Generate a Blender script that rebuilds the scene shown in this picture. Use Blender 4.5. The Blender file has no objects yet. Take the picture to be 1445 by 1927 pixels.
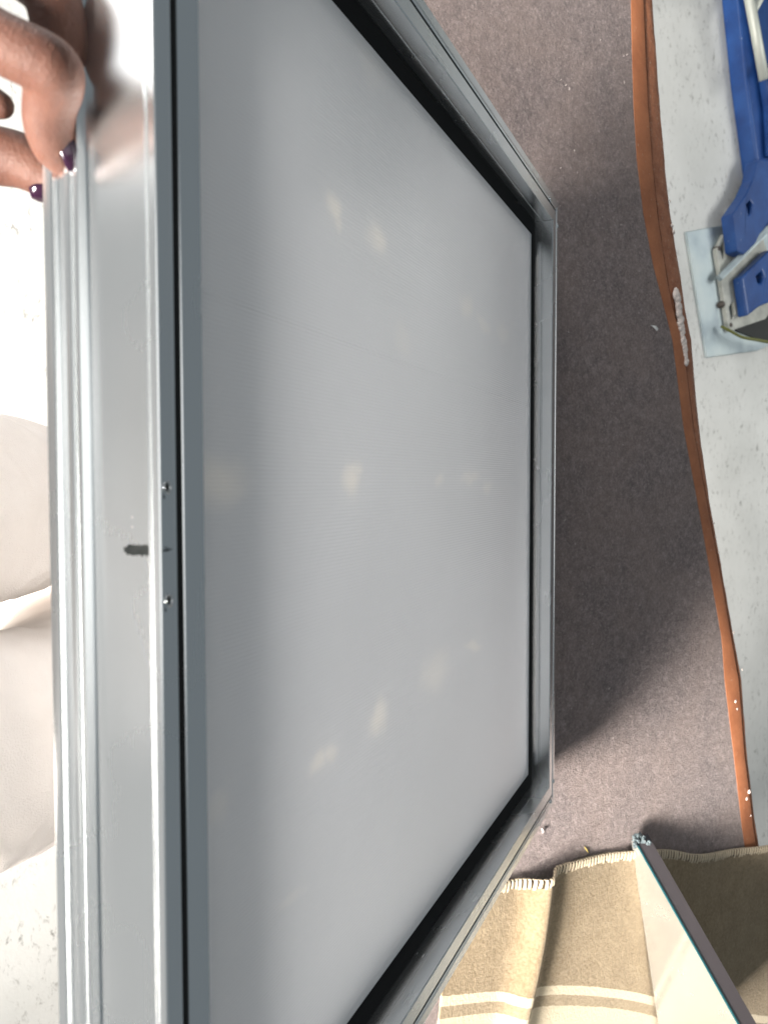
import bpy, bmesh, math, random
from mathutils import Vector, Matrix, noise
from mathutils.geometry import tessellate_polygon
random.seed(7)
S = bpy.context.scene
COL = S.collection
# ------------------------------------------------------------------ camera
F, CX, CY = 1430.0, 722.5, 963.5            # focal length and centre in photograph pixels (1445 x 1927)
TILT = math.radians(35)                      # the framed panel leans, near edge lifted
V1 = Vector(((1395-CX)/F, (905-CY)/F, 1)).normalized()      # in camera axes: right, down, forward
V2 = Vector((.002, 1, 0)); V2.z = -(V1.x*V2.x+V1.y*V2.y)/V1.z; V2.normalize()
NU = V1.cross(V2)
if NU.z > 0: NU = -NU
EX = V2
EZ = NU*math.cos(TILT) - V1*math.sin(TILT)
EY = V1*math.cos(TILT) + NU*math.sin(TILT)
W, D, PROF = .70, .669, .0565                # outer size of the panel frame, depth of its profile
FAR = Vector((.2012, -.0056, .8888))         # middle of the far edge, camera axes
TABLE = .65
CAMZ = TABLE - (FAR + V1*.0025 - NU*PROF).dot(EZ) + .001
CAM = Vector((0, 0, CAMZ))
def cw(p): return CAM + Vector((p.dot(EX), p.dot(EY), p.dot(EZ)))
def px(x, y, depth): return cw(Vector(((x-CX)/F, (y-CY)/F, 1))*depth)
def on(x, y, z):
    d = px(x, y, 1)-CAM
    return CAM + d*((z-CAM.z)/d.z)
cam = bpy.data.cameras.new('camera'); co = bpy.data.objects.new('camera', cam); COL.objects.link(co)
cam.sensor_fit = 'VERTICAL'; cam.sensor_height = 36; cam.lens = 36*F/1927; cam.clip_start = .01; cam.clip_end = 60
rx, ry, rz = cw(Vector((1,0,0)))-CAM, cw(Vector((0,-1,0)))-CAM, cw(Vector((0,0,-1)))-CAM
co.matrix_world = Matrix(((rx.x,ry.x,rz.x,CAM.x),(rx.y,ry.y,rz.y,CAM.y),(rx.z,ry.z,rz.z,CAM.z),(0,0,0,1)))
cam.dof.use_dof = True; cam.dof.focus_distance = .62; cam.dof.aperture_fstop = 11
S.camera = co
S.render.resolution_x, S.render.resolution_y = 767, 1024
# ------------------------------------------------------------------ light: an indoor workshop
w = bpy.data.worlds.new('World'); S.world = w; w.use_nodes = True
w.node_tree.nodes['Background'].inputs[0].default_value = (.80,.92,1,1)
w.node_tree.nodes['Background'].inputs[1].default_value = .195
def area(name, loc, target, sx, sy, power, color):
    l = bpy.data.lights.new(name, 'AREA'); l.shape = 'RECTANGLE'; l.size = sx; l.size_y = sy; l.energy = power; l.color = color
    o = bpy.data.objects.new(name, l); COL.objects.link(o); o.location = loc
    o.rotation_euler = (Vector(target)-Vector(loc)).to_track_quat('-Z', 'Y').to_euler()
    return o
area('window_light', (.95,-2.5,1.72), (0,.6,.7), 1.45, .75, 74, (1,.94,.87)).data.spread = math.radians(52)
area('glass_door_light', (-1.4,-1.53,.75), (-.1,.1,.65), .95, 1.4, 11, (1,.98,.96))
area('floor_fill_light', (-.9,2.9,1.9), (-.8,3.1,0), 1.6, .7, 21, (1,.99,.95)).data.spread = math.radians(112)  # added fill that brightens the far floor, no fixture known there
area('sheet_fill_light', (-.1,.35,2.6), (0,.4,.7), 1.3, 1.0, 4.2, (1,.99,.97))  # overhead fill added to lift the sheet's upper face
area('leg_fill_light', (-2.0,-.35,.85), (-.2,.1,.5), .9, 1.5, 31, (1,.98,.96))  # fill added from the left for the legs and the sheet's underside
vs = S.view_settings; vs.view_transform = 'Standard'; vs.look = 'None'; vs.exposure = 0; vs.gamma = 1
# ------------------------------------------------------------------ helpers
def mat(name, color, rough=.5, metal=0, spec=.5):
    m = bpy.data.materials.new(name); m.use_nodes = True
    b = m.node_tree.nodes['Principled BSDF']
    b.inputs['Base Color'].default_value = (*color, 1); b.inputs['Roughness'].default_value = rough
    b.inputs['Metallic'].default_value = metal; b.inputs['Specular IOR Level'].default_value = spec
    return m
class N:
    """small node-building helper"""
    def __init__(s, m): s.m = m; s.t = m.node_tree; s.b = s.t.nodes['Principled BSDF']
    def new(s, typ, **kw):
        n = s.t.nodes.new(typ)
        for k, v in kw.items(): setattr(n, k, v)
        return n
    def link(s, a, b): s.t.links.new(a, b)
    def coord(s, scale=(1,1,1), out='Object'):
        c = s.new('ShaderNodeTexCoord'); mp = s.new('ShaderNodeMapping'); mp.inputs['Scale'].default_value = scale
        s.link(c.outputs[out], mp.inputs[0]); return mp.outputs[0]
    def noise(s, co, scale, detail=4, rough=.6, dist=0):
        n = s.new('ShaderNodeTexNoise'); n.inputs['Scale'].default_value = scale; n.inputs['Detail'].default_value = detail
        n.inputs['Roughness'].default_value = rough; n.inputs['Distortion'].default_value = dist; s.link(co, n.inputs['Vector']); return n.outputs['Fac']
    def ramp(s, fac, *stops):
        r = s.new('ShaderNodeValToRGB'); e = r.color_ramp.elements
        while len(e) < len(stops): e.new(.5)
        for k, (p, c) in enumerate(stops):
            e[k].position = p; e[k].color = (*c, 1) if not isinstance(c, (int, float)) else (c, c, c, 1)
        s.link(fac, r.inputs[0]); return r.outputs[0]
    def mix(s, fac, a, b, mode='MIX'):
        n = s.new('ShaderNodeMix', data_type='RGBA', blend_type=mode)
        for sock, v in ((n.inputs[0], fac), (n.inputs[6], a), (n.inputs[7], b)):
            if isinstance(v, bpy.types.NodeSocket): s.link(v, sock)
            elif isinstance(v, (int, float)): sock.default_value = v
            else: sock.default_value = (*v, 1)
        return n.outputs[2]
    def math(s, op, a, b=None):
        n = s.new('ShaderNodeMath', operation=op)
        for i, v in enumerate((a, b)):
            if v is None: continue
            if isinstance(v, bpy.types.NodeSocket): s.link(v, n.inputs[i])
            else: n.inputs[i].default_value = v
        return n.outputs[0]
    def bump(s, h, strength=.3, dist=.001):
        n = s.new('ShaderNodeBump'); n.inputs['Strength'].default_value = strength; n.inputs['Distance'].default_value = dist
        s.link(h, n.inputs['Height']); s.link(n.outputs[0], s.b.inputs['Normal']); return n
    def set(s, name, v): s.link(v, s.b.inputs[name])
def obj(name, data, material=None, parent=None, smooth=False):
    o = bpy.data.objects.new(name, data); COL.objects.link(o)
    if material and data: data.materials.append(material)
    if parent: o.parent = parent
    if smooth and data:
        for p in data.polygons: p.use_smooth = True
    return o
def pyd(verts, faces, name='m'):
    m = bpy.data.meshes.new(name); m.from_pydata([tuple(v) for v in verts], [], faces); m.update()
    bm = bmesh.new(); bm.from_mesh(m); bmesh.ops.recalc_face_normals(bm, faces=bm.faces); bm.to_mesh(m); bm.free()
    return m
def tag(o, label, cat, group=None):
    o['label'] = label; o['category'] = cat
    if group: o['group'] = group
    return o
def struct(o): o['kind'] = 'structure'; return o
def empty(name, loc=(0,0,0)):
    o = bpy.data.objects.new(name, None); COL.objects.link(o); o.location = loc; o.empty_display_size = .02; return o
def prism(outline, z0, z1, holes=(), shift=Vector((0,0,0))):
    """upright prism over a horizontal outline [(x,y)], with optional through holes"""
    loops = [list(outline)]+[list(h) for h in holes]
    flat = [p for l in loops for p in l]; n = len(flat)
    tri = tessellate_polygon([[Vector((p[0], p[1], 0)) for p in l] for l in loops])
    v = [(p[0]+shift.x, p[1]+shift.y, z1) for p in flat]+[(p[0], p[1], z0) for p in flat]
    f = [tuple(t) for t in tri]+[tuple(i+n for i in reversed(t)) for t in tri]
    k = 0
    for l in loops:
        m = len(l)
        for i in range(m): a, b = k+i, k+(i+1) % m; f.append((a, b, b+n, a+n))
        k += m
    return pyd(v, f)
def bevel(o, w=.002, seg=2):
    m = o.modifiers.new('bevel', 'BEVEL'); m.width = w; m.segments = seg; m.limit_method = 'ANGLE'; m.angle_limit = .6
    return o
def tube(points, radii, seg=20, caps=True):
    pts = [Vector(p) for p in points]; v = []; f = []
    up = Vector((.31,.2,.93)).normalized()
    for i, p in enumerate(pts):
        t = (pts[min(i+1, len(pts)-1)]-pts[max(i-1, 0)]).normalized()
        a = t.cross(up).normalized(); b = t.cross(a)
        for k in range(seg):
            an = 2*math.pi*k/seg; v.append(p+(a*math.cos(an)+b*math.sin(an))*radii[i])
    for i in range(len(pts)-1):
        for k in range(seg):
            k2 = (k+1) % seg; f.append((i*seg+k, i*seg+k2, (i+1)*seg+k2, (i+1)*seg+k))
    if caps: f.append(tuple(range(seg))); f.append(tuple(range((len(pts)-1)*seg, len(pts)*seg)))
    return v, f
def ball(c, r, useg=20, vseg=12):
    v, f = [], []
    for i in range(vseg+1):
        th = math.pi*i/vseg
        for k in range(useg):
            a = 2*math.pi*k/useg; v.append(c+Vector((math.sin(th)*math.cos(a), math.sin(th)*math.sin(a), math.cos(th)))*r)
    for i in range(vseg):
        for k in range(useg):
            k2 = (k+1) % useg; f.append((i*useg+k, i*useg+k2, (i+1)*useg+k2, (i+1)*useg+k))
    return v, f
def smoothpath(pts, n):
    """Catmull-Rom through rows of equal length tuples"""
    out = []
    for i in range(len(pts)-1):
        p0, p1, p2, p3 = pts[max(i-1, 0)], pts[i], pts[i+1], pts[min(i+2, len(pts)-1)]
        for k in range(n):
            t = k/n
            out.append(tuple(.5*(2*b+(c-a)*t+(2*a-5*b+4*c-d)*t*t+(3*b-a-3*c+d)*t**3) for a, b, c, d in zip(p0, p1, p2, p3)))
    out.append(tuple(pts[-1])); return out
def lerp(pts, x):
    for (a, b), (c, d) in zip(pts, pts[1:]):
        if x <= c: return b+(d-b)*max(0, (x-a))/(c-a)
    return pts[-1][1]
# ------------------------------------------------------------------ materials
# worn white-grey workshop floor
m = mat('floor_paint', (.55,.57,.56), .6); n = N(m); c = n.coord()
big = n.noise(c, 2.2, 5, .6); mid = n.noise(c, 11, 6, .65); fine = n.noise(c, 160, 3, .7)
col = n.ramp(big, (.3,(.46,.47,.455)), (.7,(.64,.65,.635)))
worn = n.ramp(n.noise(n.coord((1,1.8,1)), 46, 8, .72, .6), (.33, 1), (.45, 0))
mask = n.math('MULTIPLY', worn, n.ramp(mid, (.40, 0), (.58, 1)))
col = n.mix(n.math('MULTIPLY', mask, .85), col, (.15,.148,.14))
dots = n.ramp(n.noise(c, 75, 2, .5), (.235, 1), (.265, 0))
col = n.mix(n.math('MULTIPLY', dots, .4), col, (.13,.12,.10))
n.set('Base Color', col); n.set('Roughness', n.ramp(mid, (.3,.5), (.7,.75)))
n.bump(n.math('ADD', fine, n.math('MULTIPLY', mask, -1.5)), .25, .0015)
M_floor = m
# dusty mauve-brown needle-felt carpet
m = mat('felt_carpet', (.11,.085,.085), .97, 0, .1); n = N(m); c = n.coord()
a = n.noise(c, 330, 4, .8); b2 = n.noise(c, 85, 6, .75); big = n.noise(c, 9, 4, .6)
col = n.ramp(b2, (.36,(.115,.087,.086)), (.52,(.23,.18,.173)), (.66,(.40,.32,.30)))
col = n.mix(.55, col, n.ramp(a, (.32,(.06,.045,.046)), (.54,(.225,.178,.17)), (.72,(.60,.52,.49))))
col = n.mix(n.ramp(big, (.4, 0), (.75,.45)), col, (.32,.235,.20))
n.set('Base Color', col); n.b.inputs['Sheen Weight'].default_value = .25; n.b.inputs['Sheen Roughness'].default_value = .6
n.bump(n.math('ADD', a, b2), .9, .0022)
M_carpet = m
# orange-brown painted steel edge
m = mat('orange_paint', (.33,.105,.035), .45); n = N(m); c = n.coord()
f1 = n.noise(c, 28, 6, .7); f2 = n.noise(c, 150, 4, .7)
col = n.ramp(f1, (.3,(.32,.115,.052)), (.7,(.47,.185,.085)))
col = n.mix(n.ramp(f2, (.64, 0), (.70,.75)), col, (.50,.30,.20))
n.set('Base Color', col); n.set('Roughness', n.ramp(f2, (.3,.32), (.7,.62))); n.bump(f2, .35, .001)
M_orange = m
m = mat('orange_paint_gritty', (.36,.14,.06), .5); n = N(m); c = n.coord()
f1 = n.noise(c, 60, 6, .7); f2 = n.noise(c, 230, 4, .75)
col = n.mix(n.ramp(f2, (.60, 0), (.68,.8)), n.ramp(f1, (.3,(.30,.11,.055)), (.7,(.50,.215,.115))), (.62,.45,.34))
n.set('Base Color', col); n.set('Roughness', n.ramp(f2, (.35,.55), (.7,.25))); n.bump(f2, .8, .002)
M_orange2 = m
M_seam = mat('seam_dark', (.03,.017,.012), .8)
m = mat('dry_foam', (.86,.75,.68), .8); n = N(m); n.bump(n.noise(n.coord(), 300, 4), .6, .002); M_foam = m
# satin anodised aluminium, drawn along local x
def alu(name, color, r0, r1):
    m = mat(name, color, .3, 1); n = N(m); c = n.coord((3,900,900)); c2 = n.coord()
    st = n.noise(c, 1, 3, .6); sm = n.noise(c2, 14, 2, .5)
    n.set('Roughness', n.ramp(n.math('ADD', n.math('MULTIPLY', st, .1), n.math('MULTIPLY', sm, .9)), (.35,r0), (.65,r1)))
    n.set('Base Color', n.mix(n.ramp(sm, (.3, 0), (.75,.25)), color, tuple(x*.86 for x in color)))
    gl = n.new('ShaderNodeBsdfAnisotropic', distribution='BECKMANN'); df = n.new('ShaderNodeBsdfDiffuse'); ms = n.new('ShaderNodeMixShader')
    for nm, dst in (('Base Color', gl.inputs['Color']), ('Roughness', gl.inputs['Roughness']), ('Base Color', df.inputs['Color'])):
        n.link(n.b.inputs[nm].links[0].from_socket, dst)
    ms.inputs[0].default_value = .045; n.link(gl.outputs[0], ms.inputs[1]); n.link(df.outputs[0], ms.inputs[2])
    n.link(ms.outputs[0], [q for q in n.t.nodes if q.type == 'OUTPUT_MATERIAL'][0].inputs[0])
    return m
M_alu = alu('anodised_aluminium', (.86,.88,.885), .255, .28)
M_gask = mat('black_gasket', (.010,.0105,.011), .8, 0, .12)
M_hole = mat('drilled_hole_dark', (.02,.02,.02), .7)
M_steel = mat('screw_steel', (.78,.80,.80), .18, 1)
M_ink = mat('dry_black_ink', (.02,.02,.02), .9, 0, 0); n = N(M_ink); n.set('Base Color', n.ramp(n.noise(n.coord((60,700,1)), 1.5, 4), (.3,(.004,.005,.005)), (.7,(.022,.023,.023))))
M_spec = mat('plaster_speck', (.35,.35,.35), .8)
# blanket
M_back = mat('blanket_underside', (.14,.10,.06), .95)
M_yarn = mat('cream_yarn', (.60,.50,.36), .9)
# glass / mirror
M_mirror = mat('mirror_face', (.62,.615,.58), .09, .8); n = N(M_mirror); n.set('Roughness', n.ramp(n.noise(n.coord(), 25, 5), (.35,.12), (.7,.30)))
M_teal = mat('glass_teal_edge', (.02,.10,.115), .35)
M_ground = mat('ground_glass_edge', (.085,.075,.08), .4, 0, .4); n = N(M_ground); n.set('Roughness', n.ramp(n.noise(n.coord(), 60, 5), (.35,.3), (.7,.5)))
M_chip = mat('glass_chip', (.12,.15,.16), .06, 0, 1)
M_blue = mat('blue_steel_paint', (.012,.062,.27), .38); n = N(M_blue); n.set('Base Color', n.mix(n.ramp(n.noise(n.coord((1,3,1)), 60, 6, .7), (.66, 0), (.70,.8)), n.ramp(n.noise(n.coord(), 14, 6), (.3,(.008,.040,.17)), (.7,(.018,.080,.28))), (.35,.40,.48))); n.bump(n.noise(n.coord(), 70, 4), .15, .002)
m = mat('galvanised_steel', (.55,.62,.64), .42, .55); n = N(m); z = n.noise(n.coord(), 9, 6, .55)
n.set('Base Color', n.ramp(z, (.3,(.30,.36,.40)), (.5,(.42,.49,.51)), (.72,(.52,.58,.58)))); n.set('Roughness', n.ramp(z, (.3,.35), (.7,.6))); M_galv = m
M_cream = mat('cream_grey_paint', (.42,.43,.38), .5); n = N(M_cream); n.set('Base Color', n.ramp(n.noise(n.coord(), 30, 6), (.3,(.30,.31,.28)), (.7,(.50,.51,.46))))
M_rod = mat('zinc_rod', (.58,.60,.54), .45, .3); n = N(M_rod); n.bump(n.noise(n.coord(), 120, 4), .4, .002)
M_shadow = mat('shadow_dark', (.012,.014,.013), .7)
M_cable = mat('yellow_green_cable', (.10,.11,.02), .5)
M_straw = mat('straw', (.55,.42,.105), .8); M_paper = mat('paper_scrap', (.75,.74,.72), .8)
M_lint = mat('pale_lint', (.62,.55,.52), .7)
# translucent ribbed sheet
M_sheet = mat('ribbed_opal_sheet', (.46,.475,.48), .34)
# ------------------------------------------------------------------ the setting
fl = obj('floor', pyd([(-4,-.6,0),(4,-.6,0),(4,6,0),(-4,6,0)], [(0,1,2,3)]), M_floor); struct(fl)
# ------------------------------------------------------------------ work table
EDGE_L = [(-140,1187),(0,1188),(100,1190),(200,1193),(300,1199),(400,1211),(500,1230),(600,1256),(640,1266),(806,1287),(939,1312),(1072,1336),(1205,1359),(1280,1364),(1420,1381),(1560,1397),(1700,1418),(2000,1466)]
EDGE_S = [(-140,1206),(0,1211),(100,1215),(200,1220),(308,1228),(400,1237),(523,1255),(590,1268),(640,1285),(806,1305),(939,1329),(1072,1354),(1205,1377),(1280,1390),(1420,1401),(1560,1418),(1700,1440),(2000,1490)]
EDGE_R = [(-140,1222),(0,1229),(100,1236),(200,1243),(308,1252),(400,1262),(523,1282),(590,1292),(640,1302),(806,1317),(939,1335),(1072,1359),(1205,1382),(1280,1396),(1420,1406),(1560,1423),(1700,1446),(2000,1497)]
ys = [-140+i*20 for i in range(108)]
table = empty('work_table', (0,.9,0)); tag(table, 'work table topped with mauve brown felt and edged in orange painted steel', 'table')
table_inv = Matrix.Translation((0,-.9,0))
def tl(o): o.parent = table; o.matrix_parent_inverse = table_inv; return o
edge_pts = [on(lerp(EDGE_L, y), y, TABLE) for y in ys]
ol = [(p.x, p.y) for p in edge_pts]+[(1.15, edge_pts[-1].y+.08), (1.15,.39), (-1.05,.39), (-1.05, edge_pts[0].y-.1)]
tl(obj('felt_cover', prism(ol, TABLE-.006, TABLE), M_carpet))
tl(obj('table_board', prism([(x, y-(.004 if y > .4 else 0)) for x, y in ol], TABLE-.036, TABLE-.0065), mat('table_board', (.25,.16,.09), .6)))
def ribbon(LA, RB, z, crown, drop, name, mt, wob=0):
    v, f, K = [], [], 7
    for i, y in enumerate(ys):
        a, b = on(lerp(LA, y), y, z), on(lerp(RB, y), y, z)
        for k in range(K):
            t = k/(K-1); p = a.lerp(b, t); p.z += crown*math.sin(math.pi*t)**.6 - drop*t
            p.z += wob*noise.noise(p*60); v.append(p)
        v.append(b+Vector((0,0,-.03))); v.append(a+Vector((0,0,-.03)))
    R = K+2
    for i in range(len(ys)-1):
        for k in range(R):
            k2 = (k+1) % R; f.append((i*R+k, i*R+k2, (i+1)*R+k2, (i+1)*R+k))
    f.append(tuple(range(R))); f.append(tuple(range((len(ys)-1)*R, len(ys)*R)))
    o = obj(name, pyd(v, f), mt, smooth=True); mo = o.modifiers.new('es', 'EDGE_SPLIT'); mo.split_angle = .8
    return tl(o)
sh = lambda P, d: [(a, b+d) for a, b in P]
ribbon(sh(EDGE_L, -1), sh(EDGE_S, -1), TABLE+.0005, .0009, 0, 'edge_strip', M_orange)
ribbon(EDGE_S, sh(EDGE_R, 0), TABLE-.003, .0014, .002, 'edge_bead', M_orange2, .001)
ribbon(sh(EDGE_S, -2), sh(EDGE_S, 2), TABLE-.0035, 0, 0, 'edge_seam', M_seam)
for x, y in ((-.95,.46),(1.05,.46),(-.95,.78),(1.05,1.02)):
    tl(bevel(obj('leg', prism([(x-.03,y-.03),(x+.03,y-.03),(x+.03,y+.03),(x-.03,y+.03)], 0, TABLE-.037), M_orange), .004))
# dried foam along the edge
def lump(name, c, r, mt, sq=(1,1,.6), seed=0, amp=.35, parent=None):
    v, f = ball(Vector((0,0,0)), 1, 14, 9)
    v = [Vector((p.x*sq[0], p.y*sq[1], p.z*sq[2]))*r*(1+amp*noise.noise(p*1.7+Vector((seed*3.1,0,seed)))) for p in v]
    o = obj(name, pyd(v, f), mt, smooth=True); o.location = c
    return o
FO = [(1272+i*.205+random.uniform(-1.5,1.5), 548+i*1.45, random.choice((8,9,10,13))*(1-.004*i)) for i in range(95)]+[(1300,420+20,4),(1264,425,5),(1267,437,5),(1260,378,3),(1342,985,3),(1346,1010,3),(1352,1040,3),(1380,1190,3),(1383,1320,5),(1386,1334,4),(1409,1490,6),(1404,1503,5),(1412,1535,3),(1396,1260,3)]
for i, (x, y, r) in enumerate(FO):
    if x == 1300 and y == 440: continue
    p = on(x, y, TABLE+.001); o = lump('dried_foam_bead', p, r*.00048, M_foam, (1.15,1,.5), i, .35)
    tl(o)
# ------------------------------------------------------------------ framed panel held by hand
o0 = cw(FAR - V2*(W/2) - V1*D)
ax, ay, az = (cw(V2)-CAM), (cw(V1)-CAM), (cw(NU)-CAM)
frame = empty('framed_panel'); tag(frame, 'grooved aluminium frame holding a ribbed grey opal sheet, lifted off the felt table', 'framed panel')
FM = Matrix(((ax.x,ay.x,az.x,o0.x),(ax.y,ay.y,az.y,o0.y),(ax.z,ay.z,az.z,o0.z),(0,0,0,1)))
frame.matrix_world = FM
FI = FM.inverted()
def fpx(x, y, z=0):
    """frame-local point seen at a pixel on the plane local z"""
    a, d = FI@CAM, FI.to_3x3()@(px(x, y, 1)-CAM)
    return a+d*((z-a.z)/d.z)
def fpy(x, y, yy=0):
    a, d = FI@CAM, FI.to_3x3()@(px(x, y, 1)-CAM)
    return a+d*((yy-a.y)/d.y)
prof = [(.0005,0),(0,-.0004),(.0004,-.0036),(.0013,-.0040),(.0013,-.0047),(.0002,-.0051),(.0002,-.0056)]
for k in range(15):
    t = k/14; prof.append((.0011+.0030*t+.0005*math.sin(math.pi*t), -.0060-.0320*t))
prof += [(.0012,-.0383),(-.0002,-.0385),(-.0004,-.0389),(-.0002,-.0404),(.0008,-.0408),(.0008,-.0416),(-.0008,-.0420),(-.0011,-.0426),(-.0008,-.0450),(.0002,-.0454),(.0009,-.0500),(-.0016,-.0505),(-.0020,-.0510),(-.0017,-.0538),(-.0012,-.0556),(-.0008,-PROF),
         (.032,-PROF),(.034,-.054),(.034,-.030),(.052,-.030),(.052,-.0262),(.0262,-.0262),(.0262,-.0130),(.0255,-.0126),(.0255,-.0116),(.0262,-.0112),(.0262,-.0007),(.0255,0),(.0136,0),(.0132,-.0004),(.0130,-.007),(.0102,-.007),(.0102,-.0009),(.0098,-.0006),(.0076,-.0005),(.0073,0)]
def rail_mesh(L):
    k = len(prof); v = []; f = []
    for e in (0, 1):
        for a, b in prof: v.append(((a if e == 0 else L-a), a, b))
    for i in range(k): j = (i+1) % k; f.append((i, j, j+k, i+k))
    tri = tessellate_polygon([[Vector((a, b, 0)) for a, b in prof]])
    f += [tuple(t) for t in tri]+[tuple(x+k for x in t) for t in tri]
    return pyd(v, f)
RS = [(0,0,0,W),(W,0,90,D),(W,D,180,W),(0,D,270,D)]
rails = []
for x, y, r, L in RS:
    o = obj('frame_rail', rail_mesh(L-.0004), M_alu, frame); o.location = (x, y, 0); o.rotation_euler.z = math.radians(r)
    for p in o.data.polygons: p.use_smooth = True
    mo = o.modifiers.new('es', 'EDGE_SPLIT'); mo.split_angle = .32
    rails.append(o)
    # black gasket lying on the shelf inside each rail
    g = [(.0264,-.0260),(.0264,-.0215),(.0275,-.0208),(.0455,-.0222),(.0460,-.0260)]
    v = [((a if e == 0 else L-a), a, b) for e in (0, 1) for a, b in g]; k = len(g)
    f = [(i, (i+1) % k, (i+1) % k+k, i+k) for i in range(k)]+[tuple(range(k)), tuple(range(k, 2*k))]
    obj('gasket', pyd(v, f), M_gask, o)
    g = [(.0103,-.0069),(.0103,-.0022),(.0116,-.0016),(.0129,-.0022),(.0129,-.0069)]
    v = [((a+.006 if e == 0 else L-a-.006), a, b) for e in (0, 1) for a, b in g]
    obj('groove_seal', pyd(v, f), M_gask, o)
# ribbed sheet
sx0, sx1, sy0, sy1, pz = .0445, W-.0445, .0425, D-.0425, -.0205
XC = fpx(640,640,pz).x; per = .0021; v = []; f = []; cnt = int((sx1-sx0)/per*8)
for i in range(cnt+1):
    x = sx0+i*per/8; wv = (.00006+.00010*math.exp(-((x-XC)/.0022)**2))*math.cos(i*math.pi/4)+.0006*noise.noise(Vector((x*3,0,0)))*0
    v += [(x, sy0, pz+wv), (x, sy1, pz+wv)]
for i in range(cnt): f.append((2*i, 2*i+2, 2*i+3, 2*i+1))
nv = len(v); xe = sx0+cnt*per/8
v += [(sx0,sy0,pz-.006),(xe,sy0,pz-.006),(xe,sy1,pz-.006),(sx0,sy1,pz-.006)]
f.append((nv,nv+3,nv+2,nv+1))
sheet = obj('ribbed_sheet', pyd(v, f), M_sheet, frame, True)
# pale warm spots in the sheet's colour: (pixel x, y, radius along x px, along y px, weight)
SPOTS = [(625,395,17,30,.9),(633,425,12,18,.6),(712,458,20,28,.7),(880,580,12,26,.5),(910,602,12,16,.4),(945,618,9,16,.3),(416,905,50,50,1),(398,880,20,30,.5),(658,900,14,34,.9),(664,880,16,16,.7),(828,908,10,14,.5),(884,903,16,12,.5),(916,915,10,14,.4),(820,1262,26,40,.4),(890,1215,16,10,.6),(710,1348,20,30,.8),(600,1440,18,26,.8),(622,1415,16,20,.7),(408,1530,26,36,.5),(545,1690,26,16,.3),(700,120,26,40,.3),(760,640,18,30,.2)]
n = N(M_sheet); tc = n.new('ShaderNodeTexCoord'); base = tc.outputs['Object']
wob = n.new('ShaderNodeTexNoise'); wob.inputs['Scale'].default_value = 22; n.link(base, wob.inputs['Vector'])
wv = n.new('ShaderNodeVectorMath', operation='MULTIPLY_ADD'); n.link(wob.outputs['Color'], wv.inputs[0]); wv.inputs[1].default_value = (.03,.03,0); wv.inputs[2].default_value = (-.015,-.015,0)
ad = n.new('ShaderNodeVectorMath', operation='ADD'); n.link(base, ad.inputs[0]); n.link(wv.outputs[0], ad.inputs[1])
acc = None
for x, y, ra, rb, wt in SPOTS:
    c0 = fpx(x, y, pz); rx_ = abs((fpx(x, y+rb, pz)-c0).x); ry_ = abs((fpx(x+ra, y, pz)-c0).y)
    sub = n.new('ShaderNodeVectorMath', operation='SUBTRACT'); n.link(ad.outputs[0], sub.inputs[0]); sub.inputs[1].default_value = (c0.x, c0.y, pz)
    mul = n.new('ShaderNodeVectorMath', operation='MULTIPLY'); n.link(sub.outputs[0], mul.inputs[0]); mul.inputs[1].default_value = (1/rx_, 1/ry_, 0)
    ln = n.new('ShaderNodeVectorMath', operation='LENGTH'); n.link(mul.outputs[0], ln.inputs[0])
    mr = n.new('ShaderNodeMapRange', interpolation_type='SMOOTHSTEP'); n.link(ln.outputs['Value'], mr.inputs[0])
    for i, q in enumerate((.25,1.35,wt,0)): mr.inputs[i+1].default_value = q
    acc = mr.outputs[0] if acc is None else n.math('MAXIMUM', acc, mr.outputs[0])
cloud = n.noise(base, 7, 4, .55)
scol = n.mix(n.ramp(cloud, (.35, 0), (.7, 1)), (.77,.778,.79), (.82,.827,.84))
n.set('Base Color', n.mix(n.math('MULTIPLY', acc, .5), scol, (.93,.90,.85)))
n.set('Roughness', n.math('ADD', n.ramp(cloud, (.3,.30), (.7,.38)), n.math('MULTIPLY', acc, .2)))
n.bump(n.noise(base, 2600, 2), .05, .0004)
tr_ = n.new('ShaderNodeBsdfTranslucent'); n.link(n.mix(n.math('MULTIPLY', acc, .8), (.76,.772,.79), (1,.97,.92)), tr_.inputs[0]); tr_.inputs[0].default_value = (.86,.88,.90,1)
mx_ = n.new('ShaderNodeMixShader'); mx_.inputs[0].default_value = .35
out_ = [q for q in n.t.nodes if q.type == 'OUTPUT_MATERIAL'][0]
n.link(n.b.outputs[0], mx_.inputs[1]); n.link(tr_.outputs[0], mx_.inputs[2]); n.link(mx_.outputs[0], out_.inputs[0])
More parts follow.
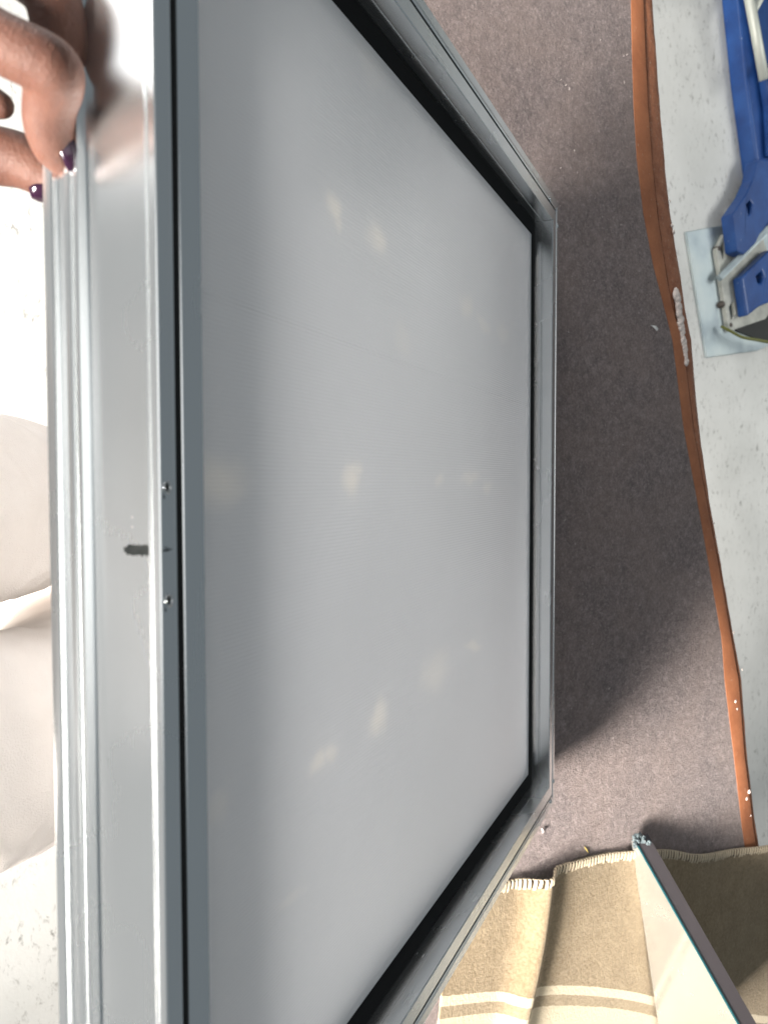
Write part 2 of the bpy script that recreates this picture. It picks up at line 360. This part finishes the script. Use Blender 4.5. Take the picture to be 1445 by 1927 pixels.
# screws, holes, ink marks
def disc(name, c, r, h, mt, parent, nrm='z'):
    v, f = tube([(0,0,-.0003),(0,0,h*.55),(0,0,h)], [r,r*.94,r*.55], 18)
    o = obj(name, pyd(v, f), mt, parent, True); o.location = c
    return o
for x, y in ((1035,377),(1036,1508)):
    p = fpx(x, y, 0); disc('corner_screw', (p.x, p.y, -.0001), .0028, .0012, M_steel, frame)
for x, y in ((1047.5,424),(1045.5,1463)):
    p = fpx(x, y, 0); disc('corner_screw', (p.x, D-.004, -.0001), .0026, .0012, M_steel, frame)
for x, y in ((314,917),(317,1130)):
    p = fpx(x, y, 0)
    v, f = [], []
    for i, (r, z) in enumerate(((.0024,.0002),(.0026,.0006),(.0019,.0006),(.0017,.00012))):
        for k in range(20): a = 2*math.pi*k/20; v.append((r*math.cos(a)*.95, r*math.sin(a)*.8, z))
    for i in range(3):
        for k in range(20): f.append((i*20+k, i*20+(k+1) % 20, (i+1)*20+(k+1) % 20, (i+1)*20+k))
    o = obj('screw_rim', pyd(v, f), M_steel, frame, True); o.location = (p.x, p.y, 0)
    v = [((.00175*math.cos(2*math.pi*k/16))*.95, .00175*math.sin(2*math.pi*k/16)*.8, .00018) for k in range(16)]
    obj('screw_socket', pyd(v, [tuple(range(16))]), M_hole, o)
    q = fpx(x-7, y+14, 0)
    d = obj('drill_burr', pyd([(0,0,.00015),(.0012,.0003,.00015),(.0016,.0010,.0002),(.0004,.0008,.00015)], [(0,1,2,3)]), M_ink, frame); d.location = (q.x, q.y, 0)
def web_a(z):
    """profile inset a at height z on the outer web"""
    best = min(range(len(prof)-1), key=lambda i: 0 if (prof[i][1] >= z >= prof[i+1][1]) else 9)
    (a0, b0), (a1, b1) = prof[best], prof[best+1]; t = (z-b0)/(b1-b0) if b1 != b0 else 0
    return a0+(a1-a0)*t
zs = [-.0064-i*.0008 for i in range(19)]
pc = fpy(256,1034,.003); v = []; f = []
for i, z in enumerate(zs):
    h0 = .0019+.0011*noise.noise(Vector((i*.9,1,0)))-(.0008 if i > 15 else 0); h1 = .0021+.0011*noise.noise(Vector((i*.9,5,0)))-(.0013 if i > 16 else 0)
    for s in (pc.x-h0, pc.x+h1): v.append((s+(i-8)*.00002, web_a(z)-.00012, z))
for i in range(len(zs)-1): f.append((2*i, 2*i+1, 2*i+3, 2*i+2))
obj('ink_mark', pyd(v, f), M_ink, frame)
for (xa, ya, xb, yb, wd) in ((304,1037,327,1032,.0006),(309,1030,318,1030,.0003),(311,1034,324,1033,.0004)):
    a, b = fpx(xa, ya, .00012), fpx(xb, yb, .00012)
    obj('scribe_line', pyd([(a.x,a.y,.00012),(a.x+wd*.3,a.y,.00012),((a.x+b.x)/2+wd,(a.y+b.y)/2,.00012),(b.x,b.y,.00012),((a.x+b.x)/2-wd*.4,(a.y+b.y)/2,.00012)], [(0,1,2,3,4)]), M_ink, frame)
for x, y in ((255,973),(255,991)):
    p = fpy(x, y, .004); a = web_a(p.z)
    o = lump('plaster_speck', (p.x, a, p.z), .00022, M_spec, (1,.5,1)); o.parent = frame
# ------------------------------------------------------------------ blanket
m = mat('striped_blanket', (.20,.15,.085), .97, 0, .1); n = N(m); uv = n.coord((1,1,1), 'UV'); c = n.coord()
sep = n.new('ShaderNodeSeparateXYZ'); n.link(uv, sep.inputs[0])
wl = n.noise(c, 240, 4, .7); ws = n.noise(c, 40, 5, .65)
tan = n.mix(.5, n.ramp(ws, (.3,(.22,.158,.088)), (.7,(.35,.265,.163))), n.ramp(wl, (.3,(.155,.11,.06)), (.7,(.41,.325,.21))))
wave = n.new('ShaderNodeTexWave', bands_direction='DIAGONAL'); wave.inputs['Scale'].default_value = 200; wave.inputs['Distortion'].default_value = 2; n.link(c, wave.inputs['Vector'])
cream = n.mix(n.math('MULTIPLY', wave.outputs['Fac'], .5), (.68,.58,.42), (.52,.43,.29))
jit = n.math('ADD', sep.outputs['Y'], n.math('MULTIPLY', n.math('SUBTRACT', n.noise(c, 300, 2), .5), .004))
band = n.ramp(jit, (.0, 0), (.5, 0))
rampn = band.node; cr = rampn.color_ramp; cr.interpolation = 'CONSTANT'
BLV = .60
def setband(stops):
    while len(cr.elements) > 1: cr.elements.remove(cr.elements[-1])
    cr.elements[0].position = 0; cr.elements[0].color = (0,0,0,1)
    for p, q in stops:
        e = cr.elements.new(p/BLV); e.color = (q,q,q,1)
n.t.links.remove(rampn.inputs[0].links[0]); n.link(n.math('DIVIDE', jit, BLV), rampn.inputs[0])
n.set('Base Color', n.mix(n.math('LESS_THAN', sep.outputs['X'], .0085), n.mix(band, tan, cream), (.06,.043,.025))); n.bump(n.math('ADD', wl, n.math('MULTIPLY', wave.outputs['Fac'], .25)), .8, .0018)
n.b.inputs['Sheen Weight'].default_value = .2
M_blanket = m
EP = [(850,1690),(905,1672),(960,1655),(990,1648),(1045,1626),(1100,1613),(1180,1601),(1250,1599),(1300,1606),(1350,1602),(1400,1594),(1445,1588),(1520,1578),(1620,1570)]
EPW = [tuple(on(x, y, TABLE)[:2]) for x, y in EP]
ed = smoothpath(EPW, 22)
e0, e1 = Vector(EPW[2]), Vector(EPW[-3]); ed_t = (e1-e0).normalized(); ed_n = Vector((ed_t.y, -ed_t.x))
U = []; s = 0
for i, p in enumerate(ed):
    if i: s += (Vector(p)-Vector(ed[i-1])).length
    U.append(s)
def u_of(x, y):
    q = on(x, y, TABLE).xy; return U[min(range(len(ed)), key=lambda i: (Vector(ed[i])-q).length)]
UR = u_of(1012,1642)
def bl_h(u, v):
    c = UR-.012*min(v/.25, 1.6)+.004*math.sin(v*18)
    d = u-c
    A = .021*(1-.25*min(1, v/.3))
    r = A*math.exp(-(d/.022)**2) if d < 0 else A*math.exp(-(d/.015)**2)
    edge = .0022*(1+math.sin(u*46))*math.exp(-v/.035)
    und = .003*(noise.noise(Vector((u*9,v*7,2)))+.6)
    return .0035+r+edge+max(0, und)
def bl_p(i, v):
    b = Vector(ed[i]); u = U[i]
    q = b+ed_n*v
    return Vector((q.x, q.y, TABLE+bl_h(u, v)))
uA, uB = u_of(860,1700), None
q1, q2 = on(860,1878,TABLE+.005).xy, on(1235,1884,TABLE+.005).xy
def uvof(q):
    i = min(range(len(ed)), key=lambda k: abs((Vector(ed[k])-q).dot(ed_t))); return U[i], (q-Vector(ed[i])).dot(ed_n)
(ua, va), (ub, vb) = uvof(q1), uvof(q2); SK = (vb-va)/(ub-ua)
st = []
for yy in (1868,1887,1908):
    q = on(900, yy, TABLE+.005).xy; a_, b_ = uvof(q); st.append(b_-SK*(a_-ua))
setband([(st[0],1),(st[1],.12),(st[2],.95)])
NV = 90; v = []; f = []; uvs = []
for i in range(len(ed)):
    for j in range(NV+1):
        t = BLV*j/NV; v.append(bl_p(i, t)); uvs.append((t, t-SK*(U[i]-ua)))
for i in range(len(ed)-1):
    for j in range(NV): a = i*(NV+1)+j; f.append((a, a+1, a+NV+2, a+NV+1))
me = pyd(v, f); ul = me.uv_layers.new(name='uv')
for l in me.loops: ul.data[l.index].uv = uvs[l.vertex_index]
blanket = empty('folded_blanket', (EPW[6][0], EPW[6][1], TABLE)); tag(blanket, 'tan wool blanket with cream stripes and overlocked edge lying on the felt table', 'blanket')
cl = obj('cloth', me, M_blanket, None, True); cl.parent = blanket; cl.matrix_parent_inverse = Matrix.Translation(-blanket.location)
so = cl.modifiers.new('thick', 'SOLIDIFY'); so.thickness = .0028; so.offset = -1 if me.polygons[0].normal.z > 0 else 1
cl.data.materials.append(M_back)
v = []; f = []; step = .0054; nxt = 0
def at_u(u):
    k = 0
    while k < len(U)-2 and U[k+1] < u: k += 1
    t = (u-U[k])/(U[k+1]-U[k]); return Vector(ed[k]).lerp(Vector(ed[k+1]), t)
u = .01
while u < U[-1]-.01:
    wd = .0031+random.uniform(-.0004,.0004); ln = .0095+random.uniform(-.0018,.0018); sk = random.uniform(-.0007,.0007)
    k0 = len(v)
    for (dv, dz) in ((-.0022,-.0030),(-.0024,.0002),(0,.0012),(ln*.6,.0012),(ln,.0001)):
        for du in (-wd/2, wd/2):
            uu = min(max(u+du+sk*max(0, dv)/ln, 0), U[-1]); b = at_u(uu)+ed_n*dv
            v.append((b.x, b.y, TABLE+bl_h(uu, max(0, dv))+dz))
    for r in range(4): f.append((k0+2*r, k0+2*r+1, k0+2*r+3, k0+2*r+2))
    u += step*random.uniform(.92,1.1)
sti = obj('overlock_stitching', pyd(v, f), M_yarn); sti['kind'] = 'stuff'; sti.parent = blanket; sti.matrix_parent_inverse = Matrix.Translation(-blanket.location)
mo = sti.modifiers.new('t', 'SOLIDIFY'); mo.thickness = .0009
# ------------------------------------------------------------------ thick mirror offcut standing on the blanket
A = on(1187,1582,TABLE+.006); B = on(1243,1960,TABLE+.008)
dh = (B-A); dh.z = 0; dh.normalize(); nr = Vector((-dh.y, dh.x, 0))
if nr.y < 0: nr = -nr                                  # away from the camera side
def vert_plane(x, y, off=0):
    d = px(x, y, 1)-CAM; q = A+nr*off
    return CAM+d*((q-CAM).dot(nr)/d.dot(nr))
T1 = vert_plane(1398,1945); T0 = vert_plane(1194,1583); T1 = T0+(T1-T0)*1.7
mir = empty('mirror_offcut', A); tag(mir, 'thick teal edged mirror offcut standing on edge on the tan blanket', 'mirror')
def ml(o): o.parent = mir; o.matrix_parent_inverse = Matrix.Translation(-mir.location); return o
B2 = A+dh*((T1-A).dot(dh)); B2.z = TABLE+.008
thk = .025
def slab(pts, off0, off1, name, mt):
    k = len(pts); vv = [p+nr*off0 for p in pts]+[p+nr*off1 for p in pts]
    ff = [tuple(range(k)), tuple(range(2*k-1, k-1, -1))]+[(i, (i+1) % k, (i+1) % k+k, i+k) for i in range(k)]
    return ml(obj(name, pyd(vv, ff), mt))
slab([A, B2, T1, T0], 0, .0012, 'mirror_face', M_mirror)
dn = (T1-T0).normalized(); perp = nr.cross(dn).normalized()
if perp.z < 0: perp = -perp
slab([A-Vector((0,0,0)), B2, T1-perp*.0005, T0-perp*.0005], .0013, thk, 'glass_body', M_ground)
slab([T0-perp*.0012-dn*.0002, T1-perp*.0014, T1+perp*.0006, T0+perp*.0004-dn*.0002], -.0005, .0018, 'teal_edge', M_teal)
for i, (dx, r) in enumerate(((0.003,.006),(.012,.0055),(.018,.004),(.010,.0045),(-.003,.004))):
    o = lump('glass_chip', T0+nr*(dx)+dn*(-.003+.006*(i % 3))+Vector((0,0,.001)), r, M_chip, (1,.8,.7), i+9, .9)
    for p in o.data.polygons: p.use_smooth = False
    ml(o)
# ------------------------------------------------------------------ blue rack standing on the floor
rack = empty('storage_rack', on(1350,550,0)); tag(rack, 'blue painted storage rack foot bolted to a galvanised base plate on the concrete', 'rack')
def rl(o): o.parent = rack; o.matrix_parent_inverse = Matrix.Translation(-rack.location); return o
def P(pts, z): return [tuple(on(x, y, z)[:2]) for x, y in pts]
rl(bevel(obj('base_plate', prism(P([(1291,436),(1330,673),(1425,660),(1470,640),(1440,400),(1367,422)], .008), .0, .008), M_galv), .002))
rl(bevel(obj('foot_angle', prism(P([(1347,470),(1371,624),(1440,600),(1470,560),(1430,430),(1362,440)], .022), .009, .022,
      [P([(1354,466),(1362,453),(1366,472),(1360,490)], .022), P([(1371,577),(1380,567),(1383,592),(1375,602)], .022)]), M_cream), .002))
for x, y in ((1344,470),(1352,574),(1366,613)):
    v, f = tube([on(x,y,.008), on(x,y,.008)+Vector((0,0,.012)), on(x,y,.008)+Vector((0,0,.016))], [.009,.009,.005], 6)
    rl(obj('bolt', pyd(v, f), mat('rusty_bolt', (.10,.085,.075), .6, .4)))
rl(bevel(obj('blue_bracket', prism(P([(1424,300),(1416,337),(1404,364),(1378,402),(1386,472),(1400,479),(1419,460),(1470,412),(1480,300)], .06), .024, .06,
      [P([(1404,385),(1411,376),(1416,384),(1413,400),(1408,406)], .06)]), M_blue), .003, 2))
rl(bevel(obj('blue_bracket', prism(P([(1448,470),(1395,522),(1406,595),(1430,576),(1470,560),(1480,470)], .055), .024, .055,
      [P([(1423,520),(1433,510),(1438,522),(1432,534),(1426,532)], .055)]), M_blue), .006, 3))
v, f = tube([on(1352,524,.030), on(1470,405,.07)], [.012,.012], 4)
rl(bevel(obj('brace_bar', pyd(v, f), M_galv), .002))
rl(bevel(obj('blue_side_panel', prism(P([(1383,-60),(1404,150),(1428,330),(1620,330),(1620,-60)], .05), .0, .05), M_blue), .006, 3))
rl(bevel(obj('blue_side_panel', prism(P([(1412,-60),(1452,200),(1456,290),(1620,290),(1620,-60)], .08), .0505, .08), M_blue), .006, 3))
v, f = tube([on(1398,-60,.105), on(1418,45,.105), on(1437,150,.105)], [.0125]*3, 12)
rl(obj('wire_rod', pyd(v, f), M_rod, None, True))
v, f = tube([on(1417,22,.104), on(1450,-40,.095)], [.009]*2, 12)
rl(obj('wire_rod', pyd(v, f), M_rod, None, True))
v, f = tube([on(1437,140,.104), on(1480,110,.10)], [.009]*2, 12)
rl(obj('wire_rod', pyd(v, f), M_rod, None, True))
rl(bevel(obj('shadow_slab', prism(P([(1384,622),(1402,598),(1430,580),(1490,565),(1500,650),(1440,644)], .014), .0085, .014), M_shadow), .001))  # near-black slab standing in for the shadow beside the foot
cab = smoothpath([tuple(on(x, y, .024+.012*k)) for k, (x, y) in enumerate(((1356,614),(1372,622),(1395,634),(1425,640),(1470,648)))], 6)
v, f = tube(cab, [.0042]*len(cab), 8); o = obj('cable', pyd(v, f), M_cable, None, True); tag(o, 'thin yellow green cable trailing off the galvanised base plate', 'cable')
# ------------------------------------------------------------------ bits on the felt and the floor
o = empty('paper_scrap', on(1229,618,TABLE)); tag(o, 'tiny torn white scrap lying on the felt by the orange edge', 'scrap')
pw = lambda x, y, z: on(x, y, TABLE)+Vector((0,0,z))-o.location
pz_ = obj('scrap_paper', pyd([pw(1222,612,.001),(pw(1229,614,.004)),pw(1236,619,.002),pw(1231,624,.004),pw(1227,618,.003)], [(0,1,4),(1,2,3,4)]), M_paper, o)
def bit(name, label, cat, x, y, l, r, ang, mt):
    p = on(x, y, TABLE); d = Vector((math.cos(ang), math.sin(ang), 0))*l/2
    v, f = tube([p-d+Vector((0,0,r)), p+Vector((0,0,r*2.2)), p+d+Vector((0,0,r))], [r*.6,r,r*.5], 6)
    q = obj(name, pyd(v, f), mt); tag(q, label, cat)
bit('straw_fibre', 'short straw fibre on the felt beside the blanket edge', 'fibre', 1102,1599,.012,.0009,.6,M_straw)
bit('lint_crumb', 'pale crumb on the felt near the frame corner', 'crumb', 1018,1562,.006,.0017,.2,M_lint)
v, f = [], []
for k in range(420):
    x, y = random.uniform(1040,1400), random.choice((random.uniform(-20,560), random.uniform(-20,1620)))
    if x > lerp(EDGE_L, y)-6 or y > 1585: continue
    p = on(x, y, TABLE+.0004); r = random.choice((.0004,.0005,.0006,.0009))*random.uniform(.7,1.3); a = random.uniform(0,6.28); k0 = len(v)
    d, e = Vector((math.cos(a), math.sin(a), .5))*r*random.uniform(1,2.6), Vector((-math.sin(a), math.cos(a), .3))*r*.5
    v += [p-d, p+e, p+d, p-e+Vector((0,0,r))]; f.append((k0, k0+1, k0+2, k0+3))
o = obj('felt_lint', pyd(v, f), M_lint); o['kind'] = 'stuff'; o['label'] = 'fine pale lint specks scattered over the felt'
# ------------------------------------------------------------------ person: hand and trouser legs
person = empty('person', (.1,0,0)); tag(person, 'person in off white trousers pinching the frame lip with dark nail polish', 'person')
def pl(o): o.parent = person; o.matrix_parent_inverse = Matrix.Translation((-.1,0,0)); return o
m = mat('skin', (.36,.165,.115), .58, 0, .25); n = N(m); c = n.coord()
n.set('Base Color', n.mix(n.ramp(n.noise(c, 60, 5, .6), (.3, 0), (.75, 1)), (.078,.034,.024), (.115,.054,.038)))
n.b.inputs['Subsurface Weight'].default_value = .25; n.b.inputs['Subsurface Radius'].default_value = (1,.3,.15); n.b.inputs['Subsurface Scale'].default_value = .006
n.bump(n.math('ADD', n.noise(c, 600, 3), n.math('MULTIPLY', n.noise(n.coord((1,1.6,.5)), 210, 5, .7, .8), 1.6)), .42, .0010)
M_skin = m
M_nail = mat('dark_plum_polish', (.018,.006,.016), .12); M_nail.node_tree.nodes['Principled BSDF'].inputs['Coat Weight'].default_value = .6
def limb(pts, n=8):
    """pts: (px, py, depth, radius) -> chain of tapered tube with balls at ends"""
    rows = smoothpath([(*px(a, b, d), r) for a, b, d, r in pts], n)
    v, f = tube([q[:3] for q in rows], [q[3] for q in rows], 24)
    for q in (rows[0], rows[-1]):
        v2, f2 = ball(Vector(q[:3]), q[3]*.999); k = len(v); v += v2; f += [tuple(i+k for i in t) for t in f2]
    return v, f
def merge(parts):
    v, f = [], []
    for a, b in parts:
        k = len(v); v += a; f += [tuple(i+k for i in t) for t in b]
    return v, f
def remesh(o, vox, smooth):
    r = o.modifiers.new('r', 'REMESH'); r.mode = 'VOXEL'; r.voxel_size = vox; r.use_smooth_shade = True
    s_ = o.modifiers.new('s', 'SMOOTH'); s_.factor = .5; s_.iterations = smooth
    return o
hand_parts = [
    limb([(-330,-60,.285,.0125),(-150,-20,.272,.0115),(-20,68,.268,.0105),(88,122,.272,.0106),(104,150,.277,.0104),(96,190,.284,.0098),(92,235,.290,.0092),(104,280,.296,.0082),(116,303,.299,.0062)]),
    limb([(-260,-190,.300,.0125),(-60,-110,.292,.0112),(80,-30,.291,.0108),(112,60,.293,.0102),(112,130,.296,.0096),(110,180,.2985,.0086),(112,212,.300,.0066)]),
    limb([(-330,-330,.315,.0125),(-120,-260,.305,.011),(40,-190,.302,.0105),(100,-110,.303,.0098),(112,-40,.305,.009),(112,0,.306,.007)]),
    limb([(-420,180,.330,.017),(-200,215,.334,.016),(-90,270,.337,.0145),(-20,290,.338,.0128),(40,303,.338,.0118),(85,330,.337,.0098),(108,346,.336,.0076)]),
    limb([(-330,-60,.290,.014),(-420,60,.31,.020),(-420,180,.33,.018)]),
    limb([(-330,-60,.290,.014),(-300,-190,.300,.015),(-330,-330,.315,.015),(-480,-200,.33,.022),(-430,0,.32,.022),(-330,-60,.290,.014)]),
    limb([(-200,215,.338,.015),(-110,190,.330,.011),(-25,192,.322,.0075),(2,198,.320,.0055)]),
    limb([(-430,-60,.31,.024),(-650,-60,.36,.027),(-1000,-40,.46,.034)]),
]
hv, hf = merge(hand_parts)
hand = pl(obj('hand', pyd(hv, hf), M_skin)); remesh(hand, .0009, 7)
def nail(c, out, along, wd, ln, name='nail'):
    """curved nail plate: c centre, out = outward normal, along = towards the fingertip"""
    out = out.normalized(); along = (along-out*along.dot(out)).normalized(); side = along.cross(out)
    v, f = [], []; A_, B_ = 11, 9
    for i in range(A_):
        t = -1+2*i/(A_-1); w_ = wd*max(.3, (1-abs(t)**3.5))**.5
        for j in range(B_):
            s_ = -1+2*j/(B_-1)
            v.append(c+along*t*ln+side*w_*s_+out*(-.45*wd*s_*s_-.18*ln*t*t))
    for i in range(A_-1):
        for j in range(B_-1): a = i*B_+j; f.append((a, a+1, a+B_+1, a+B_))
    o = obj(name, pyd(v, f), M_nail, hand, True); o.matrix_parent_inverse = (Matrix.Translation((.1,0,0))@Matrix.Translation((-.1,0,0)))
    mo = o.modifiers.new('t', 'SOLIDIFY'); mo.thickness = .0008; mo.offset = 0
    return o
dirv = lambda a, b: px(*b)-px(*a)
nail(px(144,292,.2940), dirv((110,293,.30),(150,288,.293)), dirv((100,250,.291),(122,315,.2995)), .0050, .0068)
nail(px(143,226,.2985), dirv((110,215,.30),(150,210,.2995)), dirv((110,170,.297),(114,225,.301)), .0045, .0050)
nail(px(88,372,.334), dirv((85,335,.337),(88,380,.332)), dirv((40,303,.338),(108,346,.336)), .0055, .0062)
# unseen dark knit added at the hips to darken the rail's reflection; trousers below
M_unseen_jumper = mat('unseen_charcoal_knit', (.07,.075,.085), .95); n = N(M_unseen_jumper); n.bump(n.noise(n.coord((1,1,.3)), 400, 3), .6, .002)
jv, jf = merge([tube([(.045,-.27,.70),(.045,-.27,.80),(.045,-.28,.90),(.045,-.29,.93)], [.205,.2,.185,.12], 36), ball(Vector((.045,-.28,.86)), .10)])
jp = pl(obj('unseen_jumper', pyd(jv, jf), M_unseen_jumper)); remesh(jp, .008, 12)
m = mat('offwhite_twill', (.70,.645,.60), .9, 0, .2); n = N(m); c = n.coord()
wv2 = n.new('ShaderNodeTexWave', bands_direction='DIAGONAL'); wv2.inputs['Scale'].default_value = 520; wv2.inputs['Distortion'].default_value = 1.2; n.link(c, wv2.inputs['Vector'])
n.set('Base Color', n.mix(n.noise(c, 25, 4), (.72,.66,.62), (.80,.755,.72)))
n.bump(n.math('ADD', n.noise(n.coord((1,1,.4)), 900, 2), n.math('MULTIPLY', n.noise(c, 14, 3), 5)), .4, .0016); M_trous = m
def to_floor(x, y, dr):
    return on(x, y, .0)
def leg(rows):
    rows = smoothpath(rows, 7); v, f = tube([q[:3] for q in rows], [q[3] for q in rows], 32); return v, f
L1 = [(-.075,-.24,.74,.105),(*px(-230,945,.56),.086),(*px(0,957,.70),.084),(*px(100,955,.83),.077)]
L2 = [(.165,-.24,.74,.108),(*px(-200,1450,.50),.084),(*px(0,1399,.60),.0905),(*px(106,1343,.70),.0865)]
a1 = L1[-1]; a2 = L2[-1]
L1 += [(a1[0]-.01,a1[1]+.03,.30,.070),(a1[0]-.02,a1[1]+.02,.004,.066)]
L2 += [(a2[0]-.03,a2[1]+.035,.34,.074),(a2[0]-.05,a2[1]+.03,.004,.066)]
hip = ball(Vector((.045,-.25,.76)), .12)
tv, tf = merge([leg(L1), leg(L2), hip])
tr = pl(obj('trousers', pyd(tv, tf), M_trous)); remesh(tr, .006, 10)
tx = bpy.data.textures.new('folds', 'CLOUDS'); tx.noise_scale = .07
dm = tr.modifiers.new('folds', 'DISPLACE'); dm.texture = tx; dm.strength = .015; dm.mid_level = .5; dm.texture_coords = 'GLOBAL'
